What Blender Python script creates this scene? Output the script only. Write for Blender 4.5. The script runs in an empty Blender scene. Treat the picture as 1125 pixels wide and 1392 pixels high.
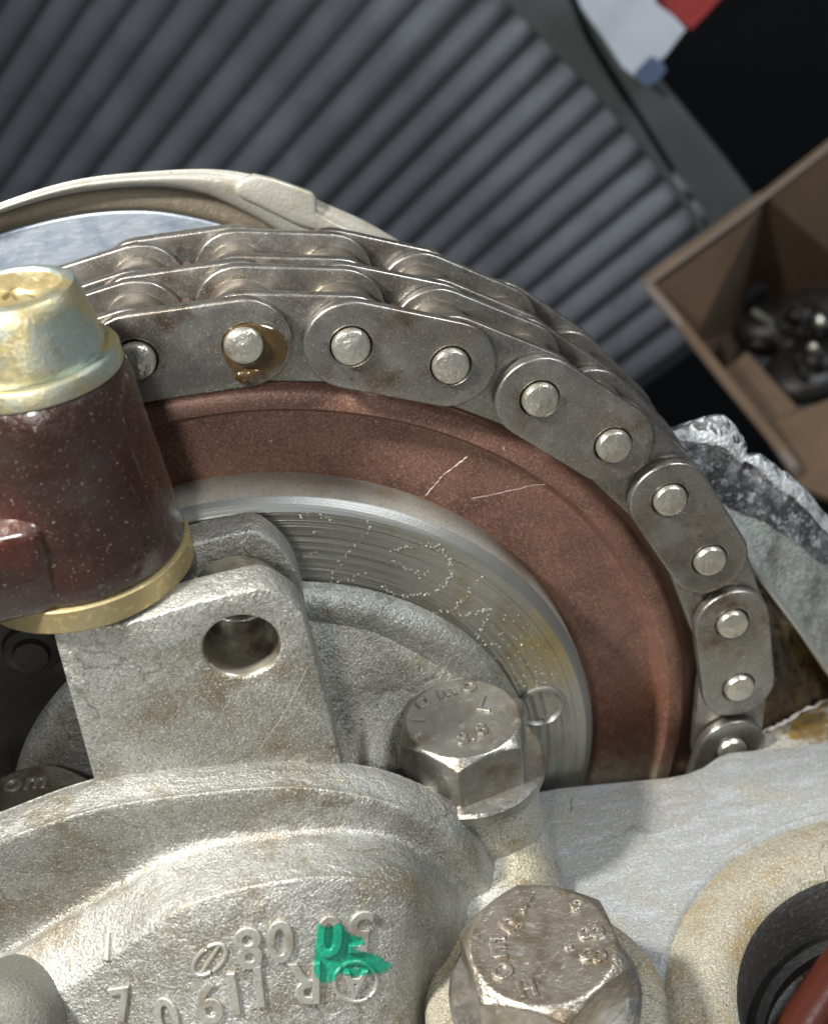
import bpy, bmesh, math, random
from mathutils import Vector, Matrix
from mathutils.bvhtree import BVHTree
random.seed(4)
SC = bpy.context.scene
COL = SC.collection
PI = math.pi

# ------------------------------------------------------------------ camera (1 unit = 1 cm)
CR = Vector((0.98374995, -0.15507395, -0.09048817))
CU = Vector((0.15886556, 0.51699889, 0.84111466))
CB = Vector((-0.08365269, -0.84182196, 0.53323355))
CC = Vector((0.81552, -10.28105, 9.69989))
FPX, WPX, HPX = 1664.988, 1125.0, 1392.0
cd = bpy.data.cameras.new('camera')
cam = bpy.data.objects.new('camera', cd)
COL.objects.link(cam)
cam.matrix_world = Matrix(((CR.x, CU.x, CB.x, CC.x), (CR.y, CU.y, CB.y, CC.y), (CR.z, CU.z, CB.z, CC.z), (0, 0, 0, 1)))
cd.sensor_fit = 'VERTICAL'
cd.sensor_height = 24.0
cd.lens = 24.0 * FPX / HPX
cd.clip_start = 0.1
cd.clip_end = 1000
cd.dof.use_dof = True
cd.dof.focus_distance = 11.4
cd.dof.aperture_fstop = 0.23
SC.camera = cam
SC.view_settings.view_transform = 'Standard'
SC.view_settings.look = 'None'
SC.view_settings.exposure = 0.08
SC.view_settings.gamma = 1.0

# ------------------------------------------------------------------ light
w = bpy.data.worlds.new('World')
SC.world = w
w.use_nodes = True
w.node_tree.nodes['Background'].inputs[0].default_value = (0.80, 0.90, 1.0, 1)
w.node_tree.nodes['Background'].inputs[1].default_value = 0.13

def area(name, loc, target, size, power, col):
    l = bpy.data.lights.new(name, 'AREA')
    l.shape = 'DISK'
    l.size = size
    l.energy = power
    l.color = col
    o = bpy.data.objects.new(name, l)
    COL.objects.link(o)
    o.location = loc
    o.rotation_euler = (Vector(target) - Vector(loc)).to_track_quat('-Z', 'Y').to_euler()
area('work_lamp', (-9, -5, 17), (1, -0.5, 1.5), 2.0, 7600, (1.0, 0.97, 0.92))
area('phone_flash', (-1.5, -11.5, 10.5), (1, 0, 2), 1.4, 750, (1.0, 0.98, 0.94))
area('background_lamp', (26, -6, 38), (12, 24, 0), 14.0, 15000, (0.9, 0.95, 1.0))  # unseen lamp added to brighten the ribbed panel behind the engine

# ------------------------------------------------------------------ helpers
def ray(px, py):
    return (CR * ((px - WPX / 2) / FPX) + CU * (-(py - HPX / 2) / FPX) - CB)

def P(px, py, ax, v):
    """point of the place on the plane (axis = v) seen at that spot of the photograph"""
    d = ray(px, py)
    return CC + d * ((v - CC[ax]) / d[ax])
def PY(px, py, y): return P(px, py, 1, y)
def PZ(px, py, z): return P(px, py, 2, z)

def wo(parent):
    v = Vector((0, 0, 0))
    while parent is not None:
        v = v + parent.location
        parent = parent.parent
    return v

def thing(name, label, cat, loc=(0, 0, 0), group=None):
    o = bpy.data.objects.new(name, None)
    COL.objects.link(o)
    o.location = loc
    o.empty_display_size = 0.2
    return tag(o, label, cat, group)

def tag(o, label=None, cat=None, group=None, kind=None):
    if label: o['label'] = label
    if cat: o['category'] = cat
    if group: o['group'] = group
    if kind: o['kind'] = kind
    return o

def smooth(me, on=True):
    me.polygons.foreach_set('use_smooth', [on] * len(me.polygons))

def mobj(name, verts, faces, m, parent=None, sm=True, bevel=0.0, seg=2, local=False, solid=0.0, sub=0, ang=35):
    off = Vector((0, 0, 0)) if local else wo(parent)
    me = bpy.data.meshes.new(name)
    me.from_pydata([tuple(Vector(v) - off) for v in verts], [], faces)
    bm = bmesh.new(); bm.from_mesh(me)
    bmesh.ops.remove_doubles(bm, verts=bm.verts, dist=1e-5)
    bmesh.ops.recalc_face_normals(bm, faces=bm.faces)
    bm.to_mesh(me); bm.free()
    me.materials.append(m)
    smooth(me, sm)
    if sm and not bevel: me.set_sharp_from_angle(angle=math.radians(38))
    o = bpy.data.objects.new(name, me)
    COL.objects.link(o)
    o.parent = parent
    if sub:
        s = o.modifiers.new('sub', 'SUBSURF'); s.levels = s.render_levels = sub
    if solid:
        s = o.modifiers.new('solid', 'SOLIDIFY'); s.thickness = solid; s.offset = -1
    if bevel:
        b = o.modifiers.new('bev', 'BEVEL'); b.width = bevel; b.segments = seg
        b.limit_method = 'ANGLE'; b.angle_limit = math.radians(ang); b.harden_normals = False
    return o

def frame(axis):
    axis = Vector(axis).normalized()
    t = Vector((1, 0, 0)) if abs(axis.x) < 0.9 else Vector((0, 0, 1))
    u = (t - axis * t.dot(axis)).normalized()
    return u, axis.cross(u), axis

def revolve(prof, org, axis, a0=0.0, a1=360.0, n=96):
    """profile (radius, height) about the axis"""
    u, v, ax = frame(axis)
    org = Vector(org)
    full = abs(a1 - a0) > 359.9
    cols = n if full else n + 1
    V = []
    for i in range(cols):
        a = math.radians(a0 + (a1 - a0) * i / n)
        d = u * math.cos(a) + v * math.sin(a)
        for r, h in prof:
            V.append(org + d * r + ax * h)
    k = len(prof)
    F = []
    for i in range(n):
        j = (i + 1) % cols
        for q in range(k - 1):
            F.append((i * k + q, j * k + q, j * k + q + 1, i * k + q + 1))
    return V, F

def prism(outline, holes, to3, h0, h1):
    """flat plate with holes; to3(x, y, h) gives world points"""
    bm = bmesh.new()
    es = []
    for loop in [outline] + holes:
        vs = [bm.verts.new(to3(x, y, h0)) for x, y in loop]
        for i in range(len(vs)):
            es.append(bm.edges.new((vs[i], vs[(i + 1) % len(vs)])))
    if holes:
        bm.free(); bm = bmesh.new()
        pts, eds = [], []
        for loop in [outline] + holes:
            b = len(pts); n = len(loop); pts += [Vector(p) for p in loop]
            eds += [(b + i, b + (i + 1) % n) for i in range(n)]
        def inpoly(x, y, lp):
            c = False
            for i in range(len(lp)):
                x0, y0 = lp[i]; x1, y1 = lp[i - 1]
                if (y0 > y) != (y1 > y) and x < (x1 - x0) * (y - y0) / (y1 - y0) + x0: c = not c
            return c
        from mathutils.geometry import delaunay_2d_cdt
        xs = [p.x for p in pts]; ys = [p.y for p in pts]
        st = min(max(xs) - min(xs), max(ys) - min(ys)) / 9
        border = list(pts)
        for i in range(1, int((max(xs) - min(xs)) / st) + 1):
            for j in range(1, int((max(ys) - min(ys)) / st) + 1):
                q = Vector((min(xs) + i * st + (0.13 if j % 2 else -0.13) * st, min(ys) + j * st))
                if not inpoly(q.x, q.y, outline) or any(inpoly(q.x, q.y, h) for h in holes): continue
                if min((q - b_).length for b_ in border) < st * 0.35: continue
                if min(((q - pts[a_]) - (pts[b_] - pts[a_]) * max(0, min(1, (q - pts[a_]).dot(pts[b_] - pts[a_]) / max(1e-9, (pts[b_] - pts[a_]).length_squared)))).length for a_, b_ in eds) < st * 0.3: continue
                pts.append(q)
        vv, _, ff, _, _, _ = delaunay_2d_cdt(pts, eds, [], 1, 1e-6)
        vs = [bm.verts.new(to3(v.x, v.y, h0)) for v in vv]
        for f in ff:
            c = sum((vv[i] for i in f), Vector((0, 0))) / len(f)
            if not any(inpoly(c.x, c.y, [tuple(q) for q in h]) for h in holes):
                bm.faces.new([vs[i] for i in f])
        bmesh.ops.delete(bm, geom=[v for v in bm.verts if not v.link_faces], context='VERTS')
    else:
        bm.faces.new([v for v in bm.verts])
    d = Vector(to3(0, 0, h1)) - Vector(to3(0, 0, h0))
    r = bmesh.ops.extrude_face_region(bm, geom=list(bm.faces), use_keep_orig=True)
    bmesh.ops.translate(bm, verts=[e for e in r['geom'] if isinstance(e, bmesh.types.BMVert)], vec=d)
    bmesh.ops.recalc_face_normals(bm, faces=bm.faces)
    bm.verts.index_update()
    V = [v.co.copy() for v in bm.verts]
    F = [[v.index for v in f.verts] for f in bm.faces]
    bm.free()
    return V, F

def circle(cx, cy, r, n=40):
    return [(cx + r * math.cos(2 * PI * i / n), cy + r * math.sin(2 * PI * i / n)) for i in range(n)]

def xz(x, z, y): return Vector((x, y, z))
def xy(x, y, z): return Vector((x, y, z))

def cr(p0, p1, p2, p3, t):
    return 0.5 * ((2 * p1) + (p2 - p0) * t + (2 * p0 - 5 * p1 + 4 * p2 - p3) * t * t + (3 * p1 - p0 - 3 * p2 + p3) * t ** 3)

def upsample(pts, k):
    out = []
    n = len(pts)
    for i in range(n - 1):
        a = pts[max(i - 1, 0)]; b = pts[i]; c = pts[i + 1]; d = pts[min(i + 2, n - 1)]
        for q in range(k):
            out.append(cr(a, b, c, d, q / k))
    out.append(pts[-1].copy())
    return out

def loft(rows, ku=6, kv=5, jit=0.0):
    rows = [upsample([Vector(p) for p in r], ku) for r in rows]
    cols = [upsample([r[i] for r in rows], kv) for i in range(len(rows[0]))]
    nu, nv = len(cols), len(cols[0])
    V = [cols[i][j] + Vector((random.uniform(-jit, jit), random.uniform(-jit, jit), random.uniform(-jit, jit))) for i in range(nu) for j in range(nv)]
    F = [(i * nv + j, (i + 1) * nv + j, (i + 1) * nv + j + 1, i * nv + j + 1) for i in range(nu - 1) for j in range(nv - 1)]
    return V, F

def tube(pts, rad, n=8):
    V, F = [], []
    for i, p in enumerate(pts):
        a = pts[max(i - 1, 0)]; b = pts[min(i + 1, len(pts) - 1)]
        u, v, ax = frame(Vector(b) - Vector(a))
        r = rad[i] if isinstance(rad, (list, tuple)) else rad
        for k in range(n):
            t = 2 * PI * k / n
            V.append(Vector(p) + (u * math.cos(t) + v * math.sin(t)) * r)
    for i in range(len(pts) - 1):
        for k in range(n):
            F.append((i * n + k, i * n + (k + 1) % n, (i + 1) * n + (k + 1) % n, (i + 1) * n + k))
    F.append(tuple(range(n))[::-1])
    F.append(tuple((len(pts) - 1) * n + k for k in range(n)))
    return V, F

# ------------------------------------------------------------------ materials
def mat(name, base, metal=0.0, rough=0.5, mixes=(), bumps=(), coat=0.0, rvar=None, spec=0.5, aniso=None):
    """mixes: (kind, colour, scale, lo, hi, amount[, detail, stretch]); bumps: (scale, strength, distance)"""
    m = bpy.data.materials.new(name)
    m.use_nodes = True
    nt = m.node_tree
    N, L = nt.nodes, nt.links
    b = N['Principled BSDF']
    b.inputs['Metallic'].default_value = metal
    b.inputs['Roughness'].default_value = rough
    b.inputs['Specular IOR Level'].default_value = spec
    b.inputs['Coat Weight'].default_value = coat
    b.inputs['Coat Roughness'].default_value = 0.12
    geo = N.new('ShaderNodeNewGeometry')
    rgb = N.new('ShaderNodeRGB'); rgb.outputs[0].default_value = (*base, 1)
    col = rgb.outputs[0]
    def noise(kind, scale, detail=6.0, stretch=None):
        vec = geo.outputs['Position']
        if stretch:
            mp = N.new('ShaderNodeMapping'); mp.inputs['Rotation'].default_value = stretch[1]
            mp.inputs['Scale'].default_value = stretch[0]
            L.new(vec, mp.inputs[0]); vec = mp.outputs[0]
        if kind == 'crack':
            nz = N.new('ShaderNodeTexNoise'); nz.inputs['Scale'].default_value = scale * 1.5; nz.inputs['Detail'].default_value = 5
            L.new(vec, nz.inputs['Vector'])
            mx = N.new('ShaderNodeVectorMath'); mx.operation = 'MULTIPLY_ADD'
            L.new(nz.outputs['Color'], mx.inputs[0]); mx.inputs[1].default_value = (0.9 / scale,) * 3; L.new(vec, mx.inputs[2])
            t = N.new('ShaderNodeTexVoronoi'); t.feature = 'DISTANCE_TO_EDGE'; t.inputs['Scale'].default_value = scale
            L.new(mx.outputs[0], t.inputs['Vector'])
            return t.outputs['Distance']
        t = N.new('ShaderNodeTexNoise')
        t.inputs['Scale'].default_value = scale; t.inputs['Detail'].default_value = detail
        t.inputs['Roughness'].default_value = 0.62
        L.new(vec, t.inputs['Vector'])
        return t.outputs['Fac']
    for mx in mixes:
        kind, c2, scale, lo, hi, amt = mx[:6]
        det = mx[6] if len(mx) > 6 else 6.0
        st = mx[7] if len(mx) > 7 else None
        if kind == 'ball':   # soft colour patch at one place, for stains and for painted reflections: scale = (centre, radius)
            sb = N.new('ShaderNodeVectorMath'); sb.operation = 'DISTANCE'; L.new(geo.outputs['Position'], sb.inputs[0]); sb.inputs[1].default_value = scale[0]
            dv = N.new('ShaderNodeMath'); dv.operation = 'DIVIDE'; L.new(sb.outputs['Value'], dv.inputs[0]); dv.inputs[1].default_value = scale[1]
            g = noise('noise', 3.0 / scale[1] + 1.5, 8)
            ad = N.new('ShaderNodeMath'); ad.operation = 'MULTIPLY_ADD'; L.new(g, ad.inputs[0]); ad.inputs[1].default_value = -1.6; ad.inputs[2].default_value = 1.8
            su = N.new('ShaderNodeMath'); su.operation = 'SUBTRACT'; L.new(ad.outputs[0], su.inputs[0]); L.new(dv.outputs[0], su.inputs[1])
            f = su.outputs[0]
        else:
            f = noise(kind, scale, det, st)
        mr = N.new('ShaderNodeMapRange'); mr.inputs['From Min'].default_value = lo; mr.inputs['From Max'].default_value = hi
        mr.inputs['To Max'].default_value = amt
        if kind == 'crack':
            mr.inputs['To Min'].default_value = amt; mr.inputs['To Max'].default_value = 0
            # cracks come and go
            g = noise('noise', scale * 0.7, 3)
            m2 = N.new('ShaderNodeMapRange'); m2.inputs['From Min'].default_value = 0.45; m2.inputs['From Max'].default_value = 0.6
            L.new(g, m2.inputs[0])
            L.new(f, mr.inputs[0])
            mu = N.new('ShaderNodeMath'); mu.operation = 'MULTIPLY'; L.new(mr.outputs[0], mu.inputs[0]); L.new(m2.outputs[0], mu.inputs[1])
            fac = mu.outputs[0]
        else:
            L.new(f, mr.inputs[0]); fac = mr.outputs[0]
        mi = N.new('ShaderNodeMix'); mi.data_type = 'RGBA'
        L.new(fac, mi.inputs['Factor']); L.new(col, mi.inputs['A']); mi.inputs['B'].default_value = (*c2, 1)
        col = mi.outputs['Result']
    L.new(col, b.inputs['Base Color'])
    prev = None
    for bp in bumps:
        sc, stg, dist = bp[:3]
        kind = bp[3] if len(bp) > 3 else 'noise'
        if kind == 'rings':   # turning marks: fine rings round an axis along Y through bp[4]
            cx, cz = bp[4]
            sb = N.new('ShaderNodeVectorMath'); sb.operation = 'SUBTRACT'; L.new(geo.outputs['Position'], sb.inputs[0]); sb.inputs[1].default_value = (cx, 0, cz)
            ml = N.new('ShaderNodeVectorMath'); ml.operation = 'MULTIPLY'; L.new(sb.outputs[0], ml.inputs[0]); ml.inputs[1].default_value = (1, 0, 1)
            ln = N.new('ShaderNodeVectorMath'); ln.operation = 'LENGTH'; L.new(ml.outputs[0], ln.inputs[0])
            t = N.new('ShaderNodeTexNoise'); t.noise_dimensions = '1D'; t.inputs['Scale'].default_value = sc; t.inputs['Detail'].default_value = 2
            L.new(ln.outputs['Value'], t.inputs['W']); f = t.outputs['Fac']
        elif kind == 'crack':
            c = noise('crack', sc)
            mr = N.new('ShaderNodeMapRange'); mr.inputs['From Max'].default_value = 0.07; L.new(c, mr.inputs[0]); f = mr.outputs[0]
        else:
            f = noise('noise', sc, 4.0, bp[4] if len(bp) > 4 else None)
        bu = N.new('ShaderNodeBump'); bu.inputs['Strength'].default_value = stg; bu.inputs['Distance'].default_value = dist
        L.new(f, bu.inputs['Height'])
        if prev: L.new(prev, bu.inputs['Normal'])
        prev = bu.outputs['Normal']
    if prev: L.new(prev, b.inputs['Normal'])
    if rvar:
        f = noise('noise', rvar[0])
        mr = N.new('ShaderNodeMapRange'); mr.inputs['From Min'].default_value = 0.35; mr.inputs['From Max'].default_value = 0.65
        mr.inputs['To Min'].default_value = rvar[1]; mr.inputs['To Max'].default_value = rvar[2]
        L.new(f, mr.inputs[0]); L.new(mr.outputs[0], b.inputs['Roughness'])
    return m

DUST = ('noise', (0.75, 0.70, 0.58), 26, 0.66, 0.72, 0.7, 3)
M = {}
M['cast'] = mat('cast_aluminium', (0.31, 0.31, 0.28), 0.65, 0.35,
    [('noise', (0.50, 0.505, 0.48), 1.2, 0.42, 0.66, 0.8), ('crack', (0.10, 0.08, 0.045), 0.8, 0.0, 0.018, 0.55), ('noise', (0.20, 0.15, 0.075), 1.4, 0.50, 0.66, 0.75, 10), ('noise', (0.34, 0.25, 0.10), 5, 0.62, 0.72, 0.6, 8), ('noise', (0.13, 0.115, 0.085), 42, 0.50, 0.66, 0.55, 2), ('noise', (0.95, 0.95, 0.90), 46, 0.56, 0.66, 0.4, 2)],
    [(48, 0.8, 0.018), (15, 0.4, 0.025), (4, 0.5, 0.07)])
M['cast_rough'] = mat('cast_rough_skin', (0.36, 0.35, 0.30), 0.45, 0.45,
    [('noise', (0.40, 0.40, 0.37), 1.4, 0.4, 0.65, 0.6), ('noise', (0.24, 0.19, 0.11), 1.9, 0.55, 0.70, 0.6, 9), ('crack', (0.07, 0.055, 0.03), 1.1, 0.0, 0.03, 0.8), ('noise', (0.13, 0.11, 0.08), 42, 0.50, 0.66, 0.7, 2), ('noise', (0.9, 0.9, 0.85), 46, 0.57, 0.66, 0.5, 2)],
    [(1.1, 0.25, 0.04, 'crack'), (48, 1.0, 0.02), (3.2, 0.6, 0.09)])
M['cast_cream'] = mat('cast_cream_stained', (0.38, 0.355, 0.275), 0.3, 0.45,
    [('crack', (0.14, 0.09, 0.04), 1.0, 0, 0.02, 0.7), ('noise', (0.33, 0.22, 0.08), 2.3, 0.5, 0.66, 0.7, 10), ('noise', (0.12, 0.08, 0.04), 7, 0.64, 0.72, 0.7, 6), ('noise', (0.18, 0.14, 0.08), 42, 0.51, 0.66, 0.7, 2), ('noise', (0.85, 0.82, 0.70), 46, 0.57, 0.66, 0.5, 2)],
    [(48, 1.0, 0.02), (5, 0.5, 0.05)])
M['cast_boss'] = mat('cast_boss_with_stain', (0.40, 0.39, 0.335), 0.5, 0.42,
    [('noise', (0.55, 0.555, 0.52), 1.2, 0.42, 0.65, 0.8), ('ball', (0.52, 0.47, 0.32), ((2.45, -2.0, 0.1), 0.5), 0.0, 0.6, 0.85), ('noise', (0.22, 0.13, 0.04), 3.2, 0.54, 0.68, 0.75, 9), ('noise', (0.12, 0.105, 0.075), 42, 0.50, 0.66, 0.7, 2), ('noise', (0.95, 0.95, 0.90), 46, 0.56, 0.66, 0.5, 2)],
    [(48, 1.0, 0.020), (15, 0.35, 0.02), (4, 0.35, 0.05)])
M['cast_rim'] = mat('cast_rear_rim', (0.40, 0.39, 0.34), 0.4, 0.40,
    [('noise', (0.32, 0.26, 0.17), 3, 0.52, 0.68, 0.6, 8), ('noise', (0.10, 0.08, 0.06), 9, 0.66, 0.74, 0.8, 6)], [(24, 0.4, 0.015)])
M['rim_groove'] = mat('brown_stained_groove', (0.21, 0.18, 0.13), 0.4, 0.45,
    [('noise', (0.42, 0.36, 0.25), 8, 0.58, 0.72, 0.7, 6), ('noise', (0.09, 0.07, 0.05), 3, 0.55, 0.7, 0.5)], [(24, 0.4, 0.015)])
M['machined'] = mat('machined_edge', (0.62, 0.62, 0.58), 0.75, 0.35,
    [('noise', (0.33, 0.25, 0.14), 2.5, 0.55, 0.7, 0.7, 8)], [(18, 0.3, 0.01)])
M['deck'] = mat('machined_deck', (0.315, 0.32, 0.31), 0.4, 0.46,
    [('noise', (0.42, 0.455, 0.49), 1.6, 0.50, 0.66, 0.6, 5, ((1.0, 4.0, 1.0), (0, 0, 0.35))), ('noise', (0.34, 0.29, 0.19), 1.5, 0.56, 0.72, 0.5, 10), ('noise', (0.20, 0.19, 0.15), 40, 0.51, 0.66, 0.6, 2), ('noise', (0.8, 0.8, 0.78), 44, 0.57, 0.68, 0.4, 2), ('crack', (0.16, 0.13, 0.09), 0.9, 0, 0.014, 0.6)],
    [(44, 0.8, 0.015), (9, 0.45, 0.02, 'noise', ((0.7, 7.0, 1.0), (0, 0, 0.35)))])
M['plate'] = mat('oiled_chain_steel', (0.255, 0.243, 0.222), 0.85, 0.29,
    [('noise', (0.23, 0.18, 0.135), 1.4, 0.50, 0.66, 0.7), ('ball', (0.15, 0.095, 0.03), (PY(350, 480, -0.13), 0.42), 0.0, 0.9, 0.8), ('noise', (0.42, 0.415, 0.39), 2.2, 0.52, 0.68, 0.5), ('noise', (0.13, 0.09, 0.055), 2.8, 0.56, 0.70, 0.7, 10), ('noise', (0.10, 0.08, 0.06), 7, 0.60, 0.70, 0.6, 6), ('noise', (0.62, 0.58, 0.50), 44, 0.56, 0.68, 0.45, 2), DUST],
    [(44, 0.22, 0.01), (2.5, 0.12, 0.05)], rvar=(3, 0.24, 0.42))
M['pin'] = mat('pin_steel', (0.55, 0.53, 0.46), 0.85, 0.32,
    [('noise', (0.35, 0.31, 0.23), 7, 0.5, 0.66, 0.6), ('noise', (0.80, 0.78, 0.68), 14, 0.58, 0.68, 0.7, 3)], [(20, 0.45, 0.012), (4, 0.6, 0.05)])
M['roller'] = mat('roller_steel', (0.30, 0.26, 0.21), 0.85, 0.28, [('noise', (0.5, 0.47, 0.4), 5, 0.5, 0.65, 0.6)], [(12, 0.2, 0.01)])
M['ring'] = mat('brown_coated_sprocket', (0.195, 0.103, 0.076), 0.35, 0.45,
    [('noise', (0.26, 0.135, 0.095), 1.0, 0.4, 0.62, 0.7), ('noise', (0.12, 0.058, 0.050), 1.3, 0.48, 0.68, 0.7), ('noise', (0.07, 0.045, 0.035), 0.8, 0.56, 0.7, 0.6, 9), ('ball', (0.33, 0.32, 0.24), ((PY(858, 1085, 0.28)), 1.0), 0.1, 0.7, 0.9), ('ball', (0.20, 0.07, 0.025), ((PY(885, 960, 0.2)), 0.9), 0.0, 1.0, 0.5), ('noise', (0.42, 0.26, 0.19), 42, 0.52, 0.66, 0.6, 2), ('noise', (0.05, 0.02, 0.015), 36, 0.54, 0.68, 0.5, 2), ('noise', (0.85, 0.7, 0.5), 17, 0.72, 0.76, 0.8, 3)],  # grey-green and orange balls paint reflections into the lower right of the ring
    [(40, 0.35, 0.012), (3, 0.15, 0.05)])
M['teeth'] = mat('dark_sprocket_teeth', (0.09, 0.05, 0.035), 0.6, 0.35, [], [(20, 0.3, 0.01)])
M['hub'] = mat('turned_steel_hub', (0.36, 0.355, 0.315), 0.8, 0.36,
    [('ball', (0.42, 0.33, 0.15), ((PY(755, 875, -0.25)), 0.75), 0.0, 0.8, 0.85), ('noise', (0.55, 0.53, 0.45), 44, 0.55, 0.68, 0.5, 2), ('noise', (0.30, 0.24, 0.14), 1.3, 0.52, 0.66, 0.75, 8), ('noise', (0.75, 0.66, 0.45), 22, 0.66, 0.74, 0.6, 3)],
    [(17, 1.0, 0.030, 'rings', (-0.07, 0.09)), (26, 0.35, 0.012)])
M['hub_edge'] = mat('polished_hub_edge', (0.27, 0.27, 0.255), 0.75, 0.46,
    [('noise', (0.25, 0.24, 0.22), 2, 0.45, 0.65, 0.7)], [(34, 0.5, 0.008, 'rings', (-0.12, 0.10)), (30, 0.25, 0.01)])
M['hub_side'] = mat('dull_hub_side', (0.40, 0.39, 0.34), 0.35, 0.42, [('noise', (0.30, 0.20, 0.10), 1.6, 0.52, 0.66, 0.6, 9), ('noise', (0.18, 0.17, 0.15), 30, 0.52, 0.66, 0.5, 3)], [(26, 0.4, 0.01)])
M['bluesteel'] = mat('bright_blue_grey_steel', (0.46, 0.52, 0.60), 0.6, 0.42,
    [('noise', (0.70, 0.75, 0.80), 5, 0.46, 0.66, 0.7, 8, ((1, 1, 5), (0, 0.3, 0))), ('noise', (0.22, 0.28, 0.38), 3, 0.5, 0.7, 0.7, 8)], [(14, 0.3, 0.012)])
M['bolt'] = mat('worn_bolt_steel', (0.29, 0.285, 0.26), 0.85, 0.36,
    [('noise', (0.20, 0.155, 0.10), 2.6, 0.48, 0.66, 0.7, 8), ('noise', (0.55, 0.52, 0.45), 9, 0.56, 0.7, 0.6, 5)], [(22, 0.35, 0.015), (6, 0.3, 0.03)], rvar=(4, 0.25, 0.5))
M['bolt_pitted'] = mat('pitted_oily_bolt_steel', (0.33, 0.30, 0.25), 0.75, 0.25,
    [('noise', (0.19, 0.145, 0.09), 4, 0.46, 0.62, 0.7, 8), ('noise', (0.62, 0.60, 0.60), 11, 0.60, 0.70, 0.7, 5)], [(7, 0.5, 0.05), (30, 0.45, 0.015)], coat=0.5)
M['zinc'] = mat('yellow_zinc', (0.47, 0.43, 0.28), 0.85, 0.42,
    [('noise', (0.40, 0.50, 0.50), 0.9, 0.42, 0.60, 0.85, 4), ('noise', (0.72, 0.52, 0.12), 1.6, 0.54, 0.68, 0.7, 6), ('noise', (0.22, 0.17, 0.07), 4, 0.54, 0.70, 0.6, 9), ('noise', (0.75, 0.70, 0.5), 30, 0.58, 0.68, 0.5, 2)], [(34, 0.5, 0.010), (9, 0.2, 0.015, 'noise', ((2.2, 2.2, 0.5), (0, 0, 0)))])
M['brass'] = mat('dull_yellow_bush', (0.36, 0.28, 0.13), 0.6, 0.42,
    [('noise', (0.34, 0.29, 0.17), 2, 0.45, 0.65, 0.7, 8), ('noise', (0.66, 0.55, 0.30), 14, 0.55, 0.68, 0.5)], [(22, 0.4, 0.012)])
M['varnish'] = mat('oil_varnished_brown', (0.022, 0.008, 0.005), 0.0, 0.36,
    [('noise', (0.045, 0.012, 0.008), 1.2, 0.52, 0.68, 0.5), ('ball', (0.07, 0.016, 0.006), (PY(-6, 735, -1.9), 0.42), 0.0, 0.9, 0.7), ('noise', (0.30, 0.26, 0.24), 34, 0.63, 0.72, 0.6, 3),  ('noise', (0.035, 0.028, 0.025), 1.4, 0.5, 0.68, 0.6, 9)],
    [(30, 0.3, 0.015), (9, 0.4, 0.03), (2.5, 0.4, 0.08)], coat=0.6, rvar=(2.2, 0.25, 0.5))
M['amber'] = mat('orange_brown_plastic', (0.06, 0.014, 0.007), 0.0, 0.3, [], [(10, 0.2, 0.02)], coat=0.4)
M['black'] = mat('black_grime', (0.012, 0.011, 0.010), 0.2, 0.45, [('noise', (0.04, 0.035, 0.03), 3, 0.5, 0.7, 0.5)], [(8, 0.4, 0.03)])
M['black_soft'] = mat('black_background', (0.004, 0.004, 0.0045), 0.0, 0.9)
M['gasket'] = mat('mottled_gasket_face', (0.065, 0.066, 0.066), 0.3, 0.45,
    [('noise', (0.24, 0.25, 0.25), 3.0, 0.48, 0.60, 0.8, 6), ('noise', (0.58, 0.60, 0.62), 7.5, 0.54, 0.64, 0.8, 6), ('noise', (0.5, 0.5, 0.5), 26, 0.62, 0.68, 0.7, 2)], [(14, 0.8, 0.04)])
M['casepale'] = mat('pale_green_grey_casting', (0.40, 0.42, 0.38), 0.35, 0.45,
    [('noise', (0.50, 0.52, 0.50), 2, 0.45, 0.65, 0.7, 8), ('noise', (0.13, 0.12, 0.09), 1.8, 0.52, 0.66, 0.75, 10), ('noise', (0.2, 0.19, 0.15), 24, 0.52, 0.66, 0.6, 3)], [(34, 1.0, 0.03), (4, 0.8, 0.12)])
M['brokenmetal'] = mat('rough_broken_light_metal', (0.55, 0.57, 0.58), 0.4, 0.4, [('noise', (0.25, 0.26, 0.26), 6, 0.5, 0.62, 0.7, 8)], [(18, 1.0, 0.04), (5, 0.6, 0.08)])
M['oilywall'] = mat('oil_browned_wall', (0.050, 0.032, 0.016), 0.2, 0.2,
    [('noise', (0.16, 0.105, 0.03), 2.6, 0.5, 0.66, 0.75, 8), ('noise', (0.5, 0.42, 0.26), 20, 0.66, 0.72, 0.7, 3)], [(7, 0.8, 0.05)], coat=0.5)
M['ledge'] = mat('pale_ledge_with_amber_oil', (0.36, 0.35, 0.30), 0.2, 0.35,
    [('ball', (0.13, 0.075, 0.015), (PZ(1100, 985, -0.8), 0.4), 0.0, 0.5, 0.95), ('noise', (0.15, 0.13, 0.09), 16, 0.5, 0.66, 0.7, 4), ('noise', (0.22, 0.13, 0.02), 1.3, 0.50, 0.56, 0.9, 5)], [(14, 0.5, 0.02)], coat=0.3)
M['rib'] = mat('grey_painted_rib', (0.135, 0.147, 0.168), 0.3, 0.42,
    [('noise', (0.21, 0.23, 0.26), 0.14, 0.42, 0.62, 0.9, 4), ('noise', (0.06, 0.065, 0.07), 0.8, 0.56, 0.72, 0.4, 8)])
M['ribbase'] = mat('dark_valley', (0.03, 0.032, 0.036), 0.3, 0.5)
M['strip'] = mat('grey_green_strip', (0.052, 0.062, 0.062), 0.2, 0.55, [('noise', (0.075, 0.085, 0.085), 0.6, 0.4, 0.65, 0.6)])
M['paper'] = mat('greyish_white_paper', (0.36, 0.39, 0.44), 0.0, 0.7, [('noise', (0.26, 0.29, 0.33), 0.5, 0.45, 0.65, 0.6)])
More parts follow.
